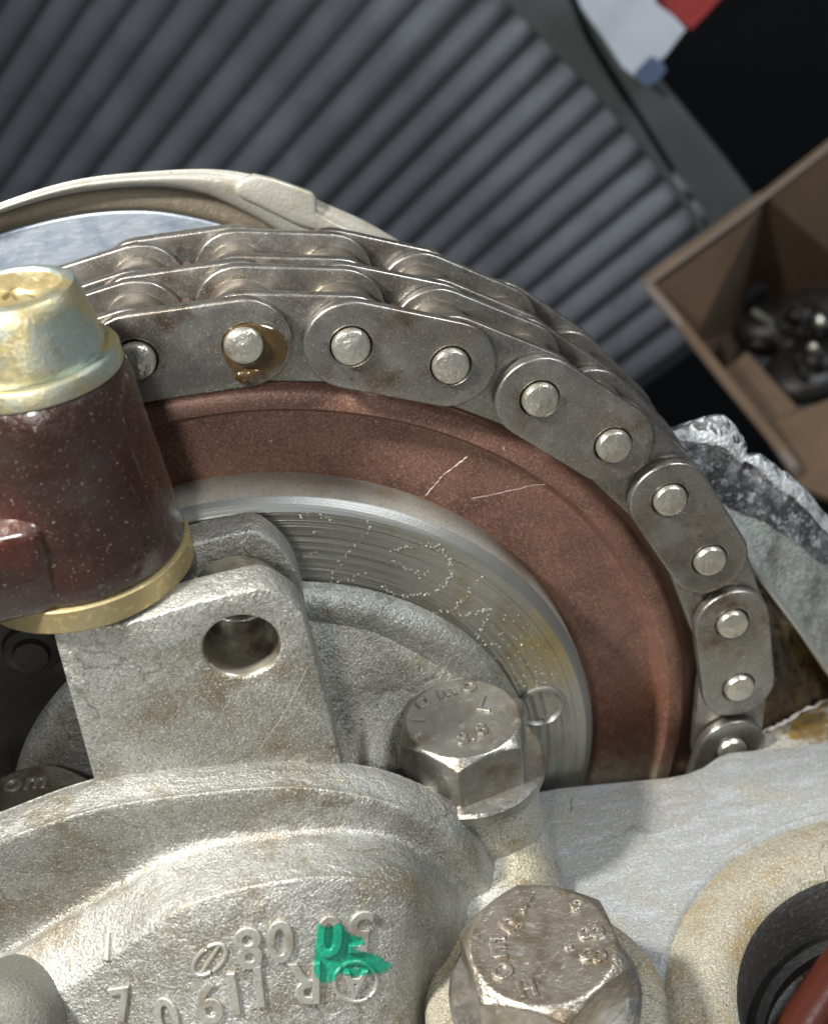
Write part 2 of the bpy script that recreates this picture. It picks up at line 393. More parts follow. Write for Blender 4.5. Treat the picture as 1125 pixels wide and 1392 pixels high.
M['red'] = mat('dark_red_cloth', (0.22, 0.012, 0.010), 0.0, 0.7, [('noise', (0.12, 0.01, 0.01), 1, 0.45, 0.65, 0.6)])
M['blue'] = mat('dark_blue_scrap', (0.025, 0.05, 0.11), 0.0, 0.6, [('noise', (0.06, 0.09, 0.16), 2, 0.5, 0.65, 0.6)])
M['card'] = mat('brown_cardboard', (0.14, 0.086, 0.048), 0.0, 0.75,
    [('noise', (0.085, 0.056, 0.035), 0.25, 0.42, 0.62, 0.7, 5), ('noise', (0.16, 0.11, 0.08), 1.5, 0.5, 0.7, 0.4, 5, ((1, 1, 6), (0, 0, 0)))])
M['card_edge'] = mat('cut_cardboard_edge', (0.17, 0.14, 0.12), 0.0, 0.8)
M['green'] = mat('green_paint', (0.006, 0.19, 0.11), 0.0, 0.30,
    [('noise', (0.012, 0.33, 0.20), 5, 0.45, 0.65, 0.7), ('noise', (0.40, 0.42, 0.36), 12, 0.64, 0.70, 0.5, 4)], [(20, 0.8, 0.02)], coat=0.3)
M['fibre'] = mat('white_fibre', (0.52, 0.45, 0.40), 0.0, 0.6)
M['hair'] = mat('brown_fibre', (0.10, 0.08, 0.06), 0.0, 0.6)
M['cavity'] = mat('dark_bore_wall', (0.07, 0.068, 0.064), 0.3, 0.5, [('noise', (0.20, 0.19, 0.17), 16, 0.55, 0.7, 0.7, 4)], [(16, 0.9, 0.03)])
M['borewall'] = mat('machined_hole_wall', (0.40, 0.37, 0.30), 0.8, 0.3, [('noise', (0.12, 0.09, 0.06), 2.5, 0.48, 0.6, 0.8)], [(22, 0.3, 0.01, 'rings', (0.0, 0.0))])
M['stub'] = mat('dark_grey_cast_stub', (0.125, 0.125, 0.105), 0.3, 0.5, [('noise', (0.22, 0.22, 0.19), 40, 0.52, 0.66, 0.6, 2)], [(44, 0.9, 0.02)])
M['oil'] = mat('amber_oil', (0.055, 0.032, 0.010), 0.0, 0.08, [('noise', (0.10, 0.065, 0.025), 3, 0.45, 0.6, 0.7)], [(5, 0.3, 0.03)], coat=1.0)

M['oil'].node_tree.nodes['Principled BSDF'].inputs['Alpha'].default_value = 0.72
# ================================================================== setting
back = mobj('black_backdrop', [(-60, 75, -70), (120, 62, -70), (120, 62, 45), (-60, 75, 45)], [(0, 1, 2, 3)], M['black_soft'])
tag(back, kind='structure')
floor_o = mobj('dark_floor', [(-80, -30, -45), (140, -30, -45), (140, 90, -45), (-80, 90, -45)], [(0, 1, 2, 3)], M['black_soft'])
tag(floor_o, kind='structure')

# ================================================================== background: corrugated panel
d = ray(-1278, 2070).normalized()
A = ray(680, 0).normalized(); B = ray(950, 310).normalized()
e = d.cross(A.cross(B).normalized()).normalized()
if e.dot(B - A) < 0: e = -e
nrm = d.cross(e).normalized()
if nrm.dot(CC) < 0: nrm = -nrm
PA = CC + A * 36
def onpanel(a, b, h=0.0): return PA + e * a + d * b + nrm * h
pan = thing('corrugated_panel', 'dark grey corrugated metal panel with slanting ribs behind the engine', 'panel', onpanel(0, 0))
def slab(name, quad, h0, h1, m, parent, bevel=0.0):
    V = [onpanel(a, b, h0) for a, b in quad] + [onpanel(a, b, h1) for a, b in quad]
    n = len(quad)
    F = [tuple(range(n))[::-1], tuple(range(n, 2 * n))] + [(i, (i + 1) % n, n + (i + 1) % n, n + i) for i in range(n)]
    return mobj(name, V, F, m, parent, sm=False, bevel=bevel)
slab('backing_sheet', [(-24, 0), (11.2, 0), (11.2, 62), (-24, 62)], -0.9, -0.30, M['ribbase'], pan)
pitch = 0.885
rib0 = None
prof = [(-0.43, -0.30), (-0.40, -0.18), (-0.31, -0.06), (-0.16, 0.02), (0.06, 0.03), (0.20, -0.03), (0.31, -0.16), (0.37, -0.30)]
protos = {}
for k in range(-24, 13):
    pt = pitch if k >= 0 else 1.04
    a0 = (k - 0.1) * pt + 0.1
    b0 = -0.35 + random.uniform(-0.14, 0.14)
    if pt not in protos:
        f = pt / pitch
        V = [e * a * f + nrm * h for a, h in prof] + [e * a * f * 0.97 + nrm * h + d * 60 for a, h in prof]
        n = len(prof)
        F = [tuple(range(n))[::-1], tuple(range(n, 2 * n))] + [(i, (i + 1) % n, n + (i + 1) % n, n + i) for i in range(n - 1)]
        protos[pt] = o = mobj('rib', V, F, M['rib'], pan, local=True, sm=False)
    else:
        o = protos[pt].copy(); COL.objects.link(o); o.parent = pan
    o.location = onpanel(a0 + random.uniform(-0.03, 0.03), b0, random.uniform(-0.05, 0.05)) - wo(pan)
def onpx(px, py, h):
    r_ = ray(px, py); q = PA + nrm * h
    return CC + r_ * ((q - CC).dot(nrm) / r_.dot(nrm))
def pxslab(name, pts, h0, h1, m, parent, bevel=0.04):
    V = [onpx(a, b, h1) for a, b in pts]; V = [v + nrm * (h0 - h1) for v in V] + V
    n = len(pts)
    F = [tuple(range(n))[::-1], tuple(range(n, 2 * n))] + [(i, (i + 1) % n, n + (i + 1) % n, n + i) for i in range(n)]
    return mobj(name, V, F, m, parent, sm=False, bevel=bevel)
pxslab('edge_frame', [(560, -150), (612, -75), (683, 0), (714, 30), (756, 76), (800, 120), (850, 178), (893, 232), (930, 284), (958, 330), (960, 318), (940, 285), (905, 232), (868, 172), (832, 116), (800, 62), (770, 0), (735, -75), (690, -150)], -0.3, 0.14, M['strip'], pan)
outer = pxslab('outer_strip', [(700, -150), (745, -75), (780, -3), (808, 55), (842, 110), (880, 172), (916, 230), (952, 288), (970, 330), (1010, 330), (1035, 290), (985, 222), (925, 148), (885, 100), (860, 40), (850, -150)], -0.5, -0.1, M['strip'], None)
tag(outer, 'grey green flat strip running beside the corrugated panel beyond a dark joint', 'strip')

def pxpoly(name, pts, dist, m, thick=0.3, lean=(0, 0), parent=None, bevel=0.03):
    """flat piece at the given distance; every point gets depth from the lean"""
    V = []
    for q in (0, 1):
        for (a, b) in pts:
            t = dist + lean[0] * (a - pts[0][0]) + lean[1] * (b - pts[0][1]) + q * thick
            V.append(CC + ray(a, b).normalized() * t)
    n = len(pts)
    F = [tuple(range(n)), tuple(range(n, 2 * n))[::-1]] + [(i, (i + 1) % n, n + (i + 1) % n, n + i) for i in range(n)]
    return mobj(name, V, F, m, parent, sm=False, bevel=bevel)
o = pxpoly('paper_sheet', [(772, -30), (880, -30), (892, 5), (915, 22), (932, 40), (903, 78), (880, 92), (862, 105), (845, 92), (818, 50), (790, 12)], 34.6, M['paper'], 0.15)
tag(o, 'crumpled greyish white paper lying beyond the panel edge, below the red cloth', 'paper')
o = pxpoly('red_cloth', [(868, -40), (1010, -40), (985, -8), (962, 18), (938, 42), (918, 28), (893, 12), (878, -2)], 35.5, M['red'], 0.4)
tag(o, 'dark red cloth corner at the top edge above the white paper', 'cloth')
o = pxpoly('blue_scrap', [(862, 98), (884, 76), (900, 84), (906, 96), (894, 112), (880, 118), (866, 110)], 34.2, M['blue'], 0.3)
tag(o, 'small dark blue scrap between white paper and the black gap', 'scrap')

# ---- cardboard box
box = thing('cardboard_box', 'open brown cardboard box holding dark metal parts, right of the panel', 'box', CC + ray(1000, 450).normalized() * 34)
def D(px, py, t): return CC + ray(px, py).normalized() * t
def quad(name, pts, m, parent, thick=0.22, bevel=0.03):
    pts = [Vector(p) for p in pts]
    nn = (pts[1] - pts[0]).cross(pts[2] - pts[0]).normalized()
    if nn.dot(CC - pts[0]) > 0: nn = -nn
    n = len(pts)
    V = pts + [p + nn * thick for p in pts]
    F = [tuple(range(n)), tuple(range(n, 2 * n))[::-1]] + [(i, (i + 1) % n, n + (i + 1) % n, n + i) for i in range(n)]
    return mobj(name, V, F, m, parent, sm=False, bevel=bevel)
TL, TR, BL = D(876, 388, 31.5), D(1190, 150, 34.0), D(1075, 640, 27.5)
fTL, fBR = D(1012, 455, 39.5), D(1250, 560, 40.5)
quad('left_wall', [TL, D(1040, 268, 32.7), D(1012, 445, 39.5), D(985, 520, 38.0), D(940, 470, 33.5)], M['card'], box)
quad('back_wall', [D(1040, 268, 32.7), TR, D(1240, 440, 41.0), D(1012, 445, 39.5)], M['card'], box)
quad('front_wall', [TL, D(985, 520, 38.0), D(1060, 590, 36.5), BL], M['card'], box)
quad('box_bottom', [D(985, 450, 39.6), D(1240, 430, 41.0), D(1250, 640, 39), D(1050, 600, 38.2)], M['black'], box)
quad('inner_flap', [D(978, 505, 33.0), D(1015, 478, 33.3), D(1085, 555, 31.5), D(1040, 577, 31.0)], M['card'], box)
quad('lower_flap', [D(1036, 578, 30.0), D(1180, 520, 30.0), D(1240, 720, 26.0), D(1085, 660, 27.5)], M['card'], box)
for pts, r in (([D(880, 392, 31.4), D(920, 436, 30.6), D(985, 518, 29.6), D(1046, 592, 28.4), D(1080, 640, 27.4)], 0.12), ([D(878, 388, 31.4), D(1000, 300, 32.3), D(1040, 268, 32.7), D(1190, 150, 34.0)], 0.05)):
    V, F = tube(pts, r, 8); mobj('cut_edge', V, F, M['card_edge'], box)
# greasy parts inside the box: three separate lumps
def lump(name, c, r, m, parent=None, seed=0, sq=(1, 1, 1)):
    rnd = random.Random(seed)
    bm = bmesh.new(); bmesh.ops.create_icosphere(bm, subdivisions=3, radius=1)
    ph = [(rnd.uniform(-3, 3), rnd.uniform(-3, 3), rnd.uniform(-3, 3), rnd.uniform(0, 6)) for _ in range(5)]
    for v in bm.verts:
        s = 1 + 0.16 * sum(math.sin(v.co.x * a + v.co.y * b + v.co.z * cc + p) for a, b, cc, p in ph) / 2
        v.co = Vector((v.co.x * sq[0], v.co.y * sq[1], v.co.z * sq[2])) * r * s
    V = [Vector(c) + v.co for v in bm.verts]; F = [[q.index for q in f.verts] for f in bm.faces]
    bm.free()
    return mobj(name, V, F, m, parent)
def gadget(px, py, t, s, label, seed):
    g = thing('greasy_engine_part', label, 'engine part', D(px, py, t), 'greasy parts lying in the cardboard box')
    rn = random.Random(seed)
    lump('housing', D(px, py, t), s, M['black'], g, seed, (1.2, 0.8, 0.6))
    for q in range(4):
        a, b = rn.uniform(-22, 22), rn.uniform(-20, 20)
        lump('lug', D(px + a, py + b, t - s * 0.6), s * rn.uniform(0.25, 0.4), M['black'], g, seed + 40 + q, (1, 0.8, 0.7))
    for q in range(3):
        a, b, c_, d_ = [rn.uniform(-30, 30) for _ in range(4)]
        V, F = tube([D(px + a, py + b, t - s * .8), D(px + (a + c_) / 2, py + (b + d_) / 2, t - s), D(px + c_, py + d_, t - s * .8)], 0.10 * s, 8)
        mobj('pipe', V, F, M['stub'] if q == 2 else M['black'], g)
gadget(1052, 452, 35.5, 1.0, 'greasy dark metal part with a pipe at the left inside the cardboard box', 2)
gadget(1112, 432, 35.5, 1.1, 'greasy metal part with pale glints at the right inside the cardboard box', 5)
gadget(1100, 508, 34.5, 1.2, 'lowest greasy black part inside the cardboard box', 9)
o = lump('glint_lump', D(1112, 436, 33.5), 0.18, M['pin'], None, 3); tag(o, 'small pale lump added as a glint on top of the greasy parts in the box', 'glint', )  # pale lumps added to stand for glints among the dark parts
o = lump('glint_lump', D(1105, 473, 33.0), 0.15, M['pin'], None, 4); tag(o, 'small pale lump added as a glint in the middle of the box, below another', 'glint')

# ================================================================== chain
NT = 35
RP = 0.9525 / 2 / math.sin(PI / NT)
PH = 1.65982
def pinpos(i):
    a = PH - 2 * PI / NT * i
    return RP * math.cos(a), RP * math.sin(a)
I0, I1 = -6, 13
chain = thing('timing_chain', 'oily duplex roller timing chain wrapped round the brown sprocket', 'chain', (0, 0, 0))
def stadium_mesh(name, hw, r, th, m, waist=0.0, holes=[]):
    pts = []
    for i in range(15):
        a = -PI / 2 + PI * i / 14
        pts.append((hw + r * math.cos(a), r * math.sin(a)))
    if waist: pts += [(hw * 0.4, r - waist), (-hw * 0.4, r - waist)]
    for i in range(15):
        a = PI / 2 + PI * i / 14
        pts.append((-hw + r * math.cos(a), r * math.sin(a)))
    if waist: pts += [(-hw * 0.4, -r + waist), (hw * 0.4, -r + waist)]
    V, F = prism(pts, holes, xz, 0, th)
    o = mobj(name, V, F, m, chain, bevel=0.022, seg=3, local=True, sm=True)
    return o
HW = 0.9525 / 2
outer0 = stadium_mesh('outer_plate', HW, 0.425, 0.125, M['plate'], 0.0, [circle(HW, 0, 0.192, 28), circle(-HW, 0, 0.192, 28)])
inner0 = stadium_mesh('inner_plate', HW, 0.425, 0.115, M['plate'])
firsts = {}
def place(src, loc, ry):
    if src.name not in firsts:
        firsts[src.name] = 1; o = src
    else:
        o = src.copy(); COL.objects.link(o); o.parent = chain
    o.location = loc; o.rotation_euler = (0, ry, 0)
    return o
for i in range(I0, I1):
    x0, z0 = pinpos(i); x1, z1 = pinpos(i + 1)
    mx, mz = (x0 + x1) / 2, (z0 + z1) / 2
    ry = -math.atan2(z1 - z0, x1 - x0)
    j = lambda: random.uniform(-0.006, 0.006)
    if i % 2 == 0:
        for y in (-0.13, 0.83, 1.83): place(outer0, (mx, y + j(), mz), ry + j())
    else:
        for y in (0.008, 0.70, 0.967, 1.70): place(inner0, (mx, y + j() * .4, mz), ry + j())
# pins: a riveted head that shows on the front strand, and one on the back
V, F = revolve([(0, -0.203), (0.06, -0.202), (0.075, -0.196), (0.125, -0.196), (0.158, -0.185), (0.174, -0.16), (0.176, -0.10), (0.176, 2.0), (0.0, 2.02)], (0, 0, 0), (0, 1, 0), n=32)
pin0 = mobj('pin', V, F, M['pin'], chain, local=True)
V, F = revolve([(0.19, 0.16), (0.30, 0.16), (0.3175, 0.19), (0.3175, 0.66), (0.30, 0.69), (0.19, 0.69)], (0, 0, 0), (0, 1, 0), n=32)
rol0 = mobj('roller', V, F, M['roller'], chain, local=True)
for i in range(I0, I1 + 1):
    x, z = pinpos(i)
    o = place(pin0, (x, random.uniform(-0.012, 0.006), z), random.uniform(0, 6))
    o.rotation_euler = (random.uniform(-.03, .03), random.uniform(0, 6), random.uniform(-.03, .03))
    place(rol0, (x, 0, z), 0)
    r2 = rol0.copy(); COL.objects.link(r2); r2.parent = chain; r2.location = (x, 0.98, z)

# ================================================================== sprocket
spr = thing('chain_sprocket', 'large brown coated sprocket ring with a turned steel hub inside the chain', 'sprocket', (0, 0, 0))
V, F = revolve([(3.4, 0.62), (3.4, 0.33), (3.62, 0.33), (4.05, 0.315), (4.32, 0.31), (4.40, 0.33), (4.45, 0.32), (4.49, 0.22), (4.52, 0.12), (4.56, 0.075), (4.70, 0.08), (4.76, 0.13), (4.80, 0.24), (4.84, 0.35), (5.0, 0.38), (5.0, 0.62)], (0, 0, 0), (0, 1, 0), n=220)
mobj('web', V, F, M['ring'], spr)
def gear(y0, y1):
    pts = []
    for i in range(NT):
        a = PH - 2 * PI / NT * (i + 0.5)
        s = 2 * PI / NT
        for da, r in ((0.44, 5.0), (0.30, 5.03), (0.17, 5.22), (0.09, 5.42), (0.03, 5.50), (-0.03, 5.50), (-0.09, 5.42), (-0.17, 5.22), (-0.30, 5.03), (-0.44, 5.0)):
            pts.append((r * math.cos(a + da * s), r * math.sin(a + da * s)))
    return prism(pts, [circle(0, 0, 4.7, 90)], xz, y0, y1)
for y0, y1 in ((0.19, 0.64), (1.15, 1.62)):
    V, F = gear(y0, y1); mobj('tooth_ring', V, F, M['teeth'], spr, sm=False)
HX, HZ = -0.07, 0.09
V, F = revolve([(3.66, 0.60), (3.66, -0.03), (3.655, -0.13)], (HX, 0, HZ), (0, 1, 0), n=200)
hubside = mobj('hub_side', V, F, M['hub_side'], spr)
V, F = revolve([(3.655, -0.13), (3.645, -0.15), (3.57, -0.235), (3.55, -0.248)], (HX, 0, HZ), (0, 1, 0), n=200)
mobj('hub_bevel', V, F, M['hub_edge'], spr)
V, F = revolve([(3.55, -0.248), (3.52, -0.25), (2.2, -0.25), (0.3, -0.25), (0.0, -0.25)], (HX, 0, HZ), (0, 1, 0), n=200)
mobj('hub_face', V, F, M['hub'], spr)
# dowel in its counterbore
c = PY(734, 959, -0.25)
V, F = revolve([(0.275, 0.0), (0.27, -0.035), (0.245, -0.045), (0.222, 0.0), (0.218, 0.07), (0.0, 0.075)], (c.x, -0.252, c.z), (0, 1, 0), n=40)
mobj('dowel_pin', V, F, M['hub_edge'], spr)
# dot punched marks on the hub face
strokes = [[(402, 705), (428, 700), (452, 706)], [(503, 705), (498, 722), (486, 738), (470, 755), (452, 782), (440, 800)], [(440, 796), (470, 790), (498, 780)],
           [(565, 742), (540, 745), (532, 756), (545, 770), (560, 775), (572, 785), (580, 778)], [(565, 742), (590, 742), (607, 755), (613, 775), (605, 795), (580, 808), (550, 810), (530, 808), (520, 798), (524, 792)],
           [(660, 780), (640, 800), (620, 825), (600, 832), (580, 838)], [(600, 832), (630, 836), (652, 832), (668, 827)], [(668, 827), (655, 850), (645, 870), (640, 882)], [(415, 728), (440, 722)], [(405, 760), (430, 748)], [(640, 880), (672, 876)]]
V, F = [], []
for st in strokes:
    pts = upsample([PY(a, b, -0.25) for a, b in st], 5)
    acc = 0.0
    for p0, p1 in zip(pts, pts[1:]):
        acc += (p1 - p0).length
        if acc < 0.035: continue
        acc = 0
        for _ in range(2):
            q = p1 + Vector((random.uniform(-.025, .025), 0, random.uniform(-.025, .025)))
            r = random.uniform(0.007, 0.016)
            b = len(V)
            V += [q + Vector((-r, 0.002, -r)), q + Vector((r, 0.002, -r)), q + Vector((r, 0.002, r)), q + Vector((-r, 0.002, r)), q + Vector((0, -r * 0.9, 0))]
            F += [(b, b + 1, b + 4), (b + 1, b + 2, b + 4), (b + 2, b + 3, b + 4), (b + 3, b, b + 4)]
for _ in range(130):    # glittering oil grains on the lower right of the face
    a = math.radians(random.uniform(4, 34)); r = random.uniform(2.75, 3.4)
    q = Vector((HX + r * math.cos(a), -0.25, HZ + r * math.sin(a))); r = random.uniform(0.005, 0.012); b = len(V)
    V += [q + Vector((-r, 0.002, -r)), q + Vector((r, 0.002, -r)), q + Vector((r, 0.002, r)), q + Vector((-r, 0.002, r)), q + Vector((0, -r * 0.9, 0))]
    F += [(b, b + 1, b + 4), (b + 1, b + 2, b + 4), (b + 2, b + 3, b + 4), (b + 3, b, b + 4)]
o = mobj('punched_mark', V, F, M['pin'], spr, sm=False); o['kind'] = 'stuff'; o['label'] = 'glittering dot punched digits on the hub face'

# ================================================================== rear cover ring and blue grey disc
rc = thing('rear_cover', 'cream cast aluminium rear cover ring behind the chain', 'cover', (-0.6, 2.7, 2.0))
outer_e = [(-90, 318), (0, 278), (100, 247), (200, 235), (300, 232), (380, 248), (440, 276), (500, 303), (560, 340), (620, 390)]
inner_e = [(-90, 332), (0, 291), (100, 263), (200, 254), (270, 262), (325, 284), (375, 312), (410, 340), (440, 365), (480, 400)]
blue_e = [(-90, 358), (0, 318), (100, 293), (190, 286), (260, 295), (320, 312), (350, 330), (370, 350), (400, 380), (430, 420)]
def shift(p, f, q): return (p[0] + (q[0] - p[0]) * f, p[1] + (q[1] - p[1]) * f)
rows = [[PY(*p, 3.6) + Vector((0, 0, -0.25)) for p in outer_e],
        [PY(*p, 2.75) for p in outer_e],
        [PY(*shift(p, 0.12, q), 2.62) for p, q in zip(outer_e, inner_e)],
        [PY(*shift(p, 0.45, q), 2.56) for p, q in zip(outer_e, inner_e)],
        [PY(*shift(p, 0.9, q), 2.60) for p, q in zip(outer_e, inner_e)],
        [PY(*q, 2.70) for q in inner_e]]
V, F = loft(rows, 8, 4); mobj('rim', V, F, M['cast_rim'], rc)
rows = [[PY(*q, 2.70) for q in inner_e], [PY(*shift(p, 0.15, q), 2.74) for p, q in zip(inner_e, blue_e)], [PY(*shift(p, 0.95, q), 2.76) for p, q in zip(inner_e, blue_e)], [PY(*q, 3.0) for q in blue_e]]
V, F = loft(rows, 8, 4); mobj('groove_band', V, F, M['rim_groove'], rc)
pad = [(318, 250), (328, 238), (345, 232), (372, 238), (424, 256), (430, 264), (431, 284), (452, 296), (520, 328), (470, 322), (400, 300), (352, 276), (322, 262)]
V = [PY(a, b + 5, 2.51) for a, b in pad] + [PY(a, b + 5, 2.51) + Vector((0, 0.2, -0.04)) for a, b in pad]
n = len(pad)
F = [tuple(range(n)), tuple(range(n, 2 * n))[::-1]] + [(i, (i + 1) % n, n + (i + 1) % n, n + i) for i in range(n)]
mobj('raised_pad', V, F, M['cast_rim'], rc, bevel=0.05, seg=3)
disc_pts = [(q.x, q.y) for q in upsample([Vector(p) for p in blue_e], 8)] + [(430, 470), (-90, 470)]
V = [PY(a, b, 2.765) for a, b in disc_pts] + [PY(a, b, 2.765) + Vector((0, 0.3, 0)) for a, b in disc_pts]
n = len(disc_pts)
F = [tuple(range(n)), tuple(range(n, 2 * n))[::-1]] + [(i, (i + 1) % n, n + (i + 1) % n, n + i) for i in range(n)]
o = mobj('steel_disc', V, F, M['bluesteel'], None, sm=False, bevel=0.03)
tag(o, 'scratched blue grey steel disc inside the cream rear cover ring', 'disc')

# ================================================================== camshaft bearing housing (one casting)
hs = thing('bearing_housing', 'grainy cast aluminium camshaft bearing housing with two pierced lugs in the foreground', 'housing', (0, -1.5, 0))
# round flange behind the lugs
V, F = revolve([(0.0, -0.53), (1.6, -0.53), (2.62, -0.53), (2.72, -0.515), (2.80, -0.45), (2.83, -0.36), (2.84, -0.27)], (0, 0, 0), (0, 1, 0), n=120)
mobj('flange', V, F, M['cast'], hs)
# flange right: a sloping rough web between lug and bolt
rows = [[PY(395, 835, -.50), PY(500, 850, -.50), PY(580, 890, -.50), PY(640, 925, -.50), PY(700, 980, -.52)],
        [PY(398, 870, -.66), PY(495, 880, -.62), PY(560, 905, -.60), PY(610, 940, -.60), PY(660, 1000, -.65)],
        [PY(410, 930, -.85), PY(480, 930, -.80), PY(520, 950, -.74), PY(560, 990, -.8), PY(620, 1040, -.9)],
        [PY(425, 990, -1.15), PY(478, 1000, -.95), PY(505, 1010, -1.10), PY(540, 1040, -1.2), PY(580, 1080, -1.2)],
        [PY(430, 1060, -1.5), PY(480, 1060, -1.3), PY(505, 1070, -1.5), PY(540, 1100, -1.6), PY(570, 1130, -1.6)]]
V, F = loft(rows, 8, 8, 0.006); mobj('rough_web', V, F, M['cast_rough'], hs)

def rounded(pts, rad, seg=6):
    out = []
    n = len(pts)
    for i in range(n):
        p = Vector(pts[i]); a = Vector(pts[i - 1]); b = Vector(pts[(i + 1) % n]); r = rad[i]
        if r <= 0: out.append((p.x, p.y)); continue
        u = (a - p).normalized(); v = (b - p).normalized()
        p0 = p + u * r; p1 = p + v * r
        for k in range(seg + 1):
            t = k / seg
            q = p0 * (1 - t) ** 2 + p * 2 * t * (1 - t) + p1 * t ** 2
            out.append((q.x, q.y))
    return out
def w2(a, b, y):
    q = PY(a, b, y); return (q.x, q.z)
# front lug
YF = -1.80
hc = PY(329, 880, YF)
ol = [w2(69, 848, YF), w2(115, 856, YF), w2(165, 850, YF), w2(215, 836, YF), w2(267, 819, YF), w2(362, 797, YF), w2(412, 830, YF), w2(437, 925, YF), w2(470, 1060, YF), w2(480, 1120, YF), w2(140, 1120, YF), w2(128, 1060, YF)]
ol = rounded(ol, [0, 0, 0, 0, 0, 0.14, 0.16, 0, 0, 0, 0, 0])
V, F = prism(ol, [circle(hc.x, hc.z, 0.335, 40)], xz, YF, YF + 0.38)
flug = mobj('front_lug', V, F, M['cast'], hs, bevel=0.022, seg=2, ang=30)
V, F = revolve([(0.337, 0.02), (0.318, 0.05), (0.318, 0.80), (0.42, 0.80), (0.44, 0.37)], (hc.x, YF, hc.z), (0, 1, 0), n=48)  # wall runs on past the lug as an added tube that darkens the hole
mobj('hole_wall', V, F, M['borewall'], flug)
# rear lug
YR = -0.92
hr = PY(318, 806, YR)
ol = [w2(200, 752, YR), w2(265, 739, YR), w2(348, 719, YR), w2(398, 757, YR), w2(414, 815, YR), w2(425, 960, YR), w2(180, 1000, YR)]
ol = rounded(ol, [0, 0, 0.14, 0.25, 0, 0, 0])
V, F = prism(ol, [circle(hr.x, hr.z, 0.335, 40)], xz, YR, YR + 0.36)
rlug = mobj('rear_lug', V, F, M['cast'], hs, bevel=0.035, seg=3, ang=50)
V, F = revolve([(0.337, 0.02), (0.32, 0.05), (0.32, 0.37)], (hr.x, YR, hr.z), (0, 1, 0), n=48)
mobj('hole_wall', V, F, M['borewall'], rlug)
# block joining the lugs low down
V, F = prism([(-1.35, 0.2), (0.62, 0.2), (0.50, 2.15), (-1.25, 2.1)], [], xz, YF + 0.36, YR + 0.02)
mobj('lug_bridge', V, F, M['cast_rough'], hs, bevel=0.05)

# the domed cap
R0 = [(-110, 1152), (0, 1108), (130, 1062), (260, 1043), (400, 1035), (520, 1050), (610, 1090), (655, 1130), (692, 1195), (706, 1262)]
R1 = [(-110, 1190), (0, 1140), (130, 1096), (260, 1074), (400, 1064), (520, 1082), (598, 1118), (640, 1156), (674, 1212), (690, 1270)]
R2 = [(-110, 1215), (0, 1158), (130, 1112), (260, 1088), (400, 1077), (515, 1094), (588, 1128), (628, 1166), (662, 1220), (676, 1276)]
R3 = [(-110, 1345), (0, 1288), (118, 1216), (250, 1148), (400, 1126), (512, 1130), (574, 1156), (612, 1192), (646, 1240), (655, 1290)]
R4 = [(-110, 1370), (0, 1312), (122, 1245), (250, 1178), (400, 1150), (508, 1150), (566, 1172), (600, 1206), (630, 1252), (640, 1300)]
R5 = [(-110, 1440), (10, 1378), (140, 1300), (256, 1222), (400, 1188), (500, 1188), (555, 1206), (584, 1240), (606, 1300), (612, 1340)]
R6 = [(-100, 1465), (20, 1400), (150, 1325), (260, 1246), (400, 1210), (494, 1208), (546, 1226), (572, 1262), (588, 1330), (592, 1370)]
R7 = [(-90, 1540), (40, 1480), (165, 1420), (270, 1350), (400, 1320), (488, 1318), (534, 1330), (560, 1360), (572, 1400), (580, 1430)]
R8 = [(-80, 1640), (60, 1600), (180, 1560), (280, 1500), (400, 1480), (486, 1480), (530, 1490), (552, 1500), (566, 1520), (576, 1540)]
rows = [[PY(*p, -1.70) + Vector((0, 0.05, -1.2)) for p in R0], [PY(*p, -1.74) + Vector((0, 0, -0.1)) for p in R0], [PY(*p, -1.80) for p in R0], [PY(*p, -2.12) for p in R1],
        [PY(*p, -2.21) for p in R2], [PY(*p, -2.25) for p in R3], [PY(*p, -2.46) for p in R4], [PY(*p, -2.86) for p in R5], [PY(*p, -2.98) for p in R6], [PY(*p, -3.28) for p in R7], [PY(*p, -3.75) for p in R8]]
V, F = loft(rows, 10, 7, 0.0)
cap = mobj('domed_cap', V, F, M['cast'], hs, solid=0.0)
capV = V; capF = F
bvh = BVHTree.FromPolygons([tuple(v) for v in V], F)
def hit(px, py, off=0.0):
    loc, nn, idx, dist = bvh.ray_cast(CC, ray(px, py).normalized())
    if loc is None: return None, None
    if nn.dot(CC - loc) < 0: nn = -nn
    return loc + nn * off, nn

def text_mesh(body, size, extr, bev):
    cu = bpy.data.curves.new('glyph', 'FONT')
    cu.body = body; cu.size = size; cu.extrude = extr; cu.bevel_depth = bev; cu.bevel_resolution = 2
    cu.align_x = 'CENTER'; cu.align_y = 'CENTER'; cu.resolution_u = 6
    ob = bpy.data.objects.new('glyph', cu); COL.objects.link(ob)
    dg = bpy.context.evaluated_depsgraph_get(); dg.update()
    me = bpy.data.meshes.new_from_object(ob.evaluated_get(dg))
    bpy.data.objects.remove(ob)
    return me
def glyph(body, px, py, size, m, parent, rot=180.0, extr=0.026, bev=0.024, name='raised_letter', at=None, nn=None, squash=1.0):
    if at is None: at, nn = hit(px, py, 0.0)
    if at is None: return
    # 'up' in the surface follows the picture's up, then turned
    up = (CU - nn * CU.dot(nn)).normalized(); rt = up.cross(nn)
    a = math.radians(rot)
    r2 = rt * math.cos(a) + up * math.sin(a); u2 = -rt * math.sin(a) + up * math.cos(a)
    me = text_mesh(body, size, extr, bev)
    me.name = name
    o = bpy.data.objects.new(name, me); COL.objects.link(o); o.parent = parent
    me.materials.clear(); me.materials.append(m)
    smooth(me, False)
    mw = Matrix((( r2.x * squash, u2.x, nn.x, at.x), (r2.y * squash, u2.y, nn.y, at.y), (r2.z * squash, u2.z, nn.z, at.z), (0, 0, 0, 1)))
    o.matrix_local = Matrix.Translation(-wo(parent)) @ mw
    return o
LS = 0.51
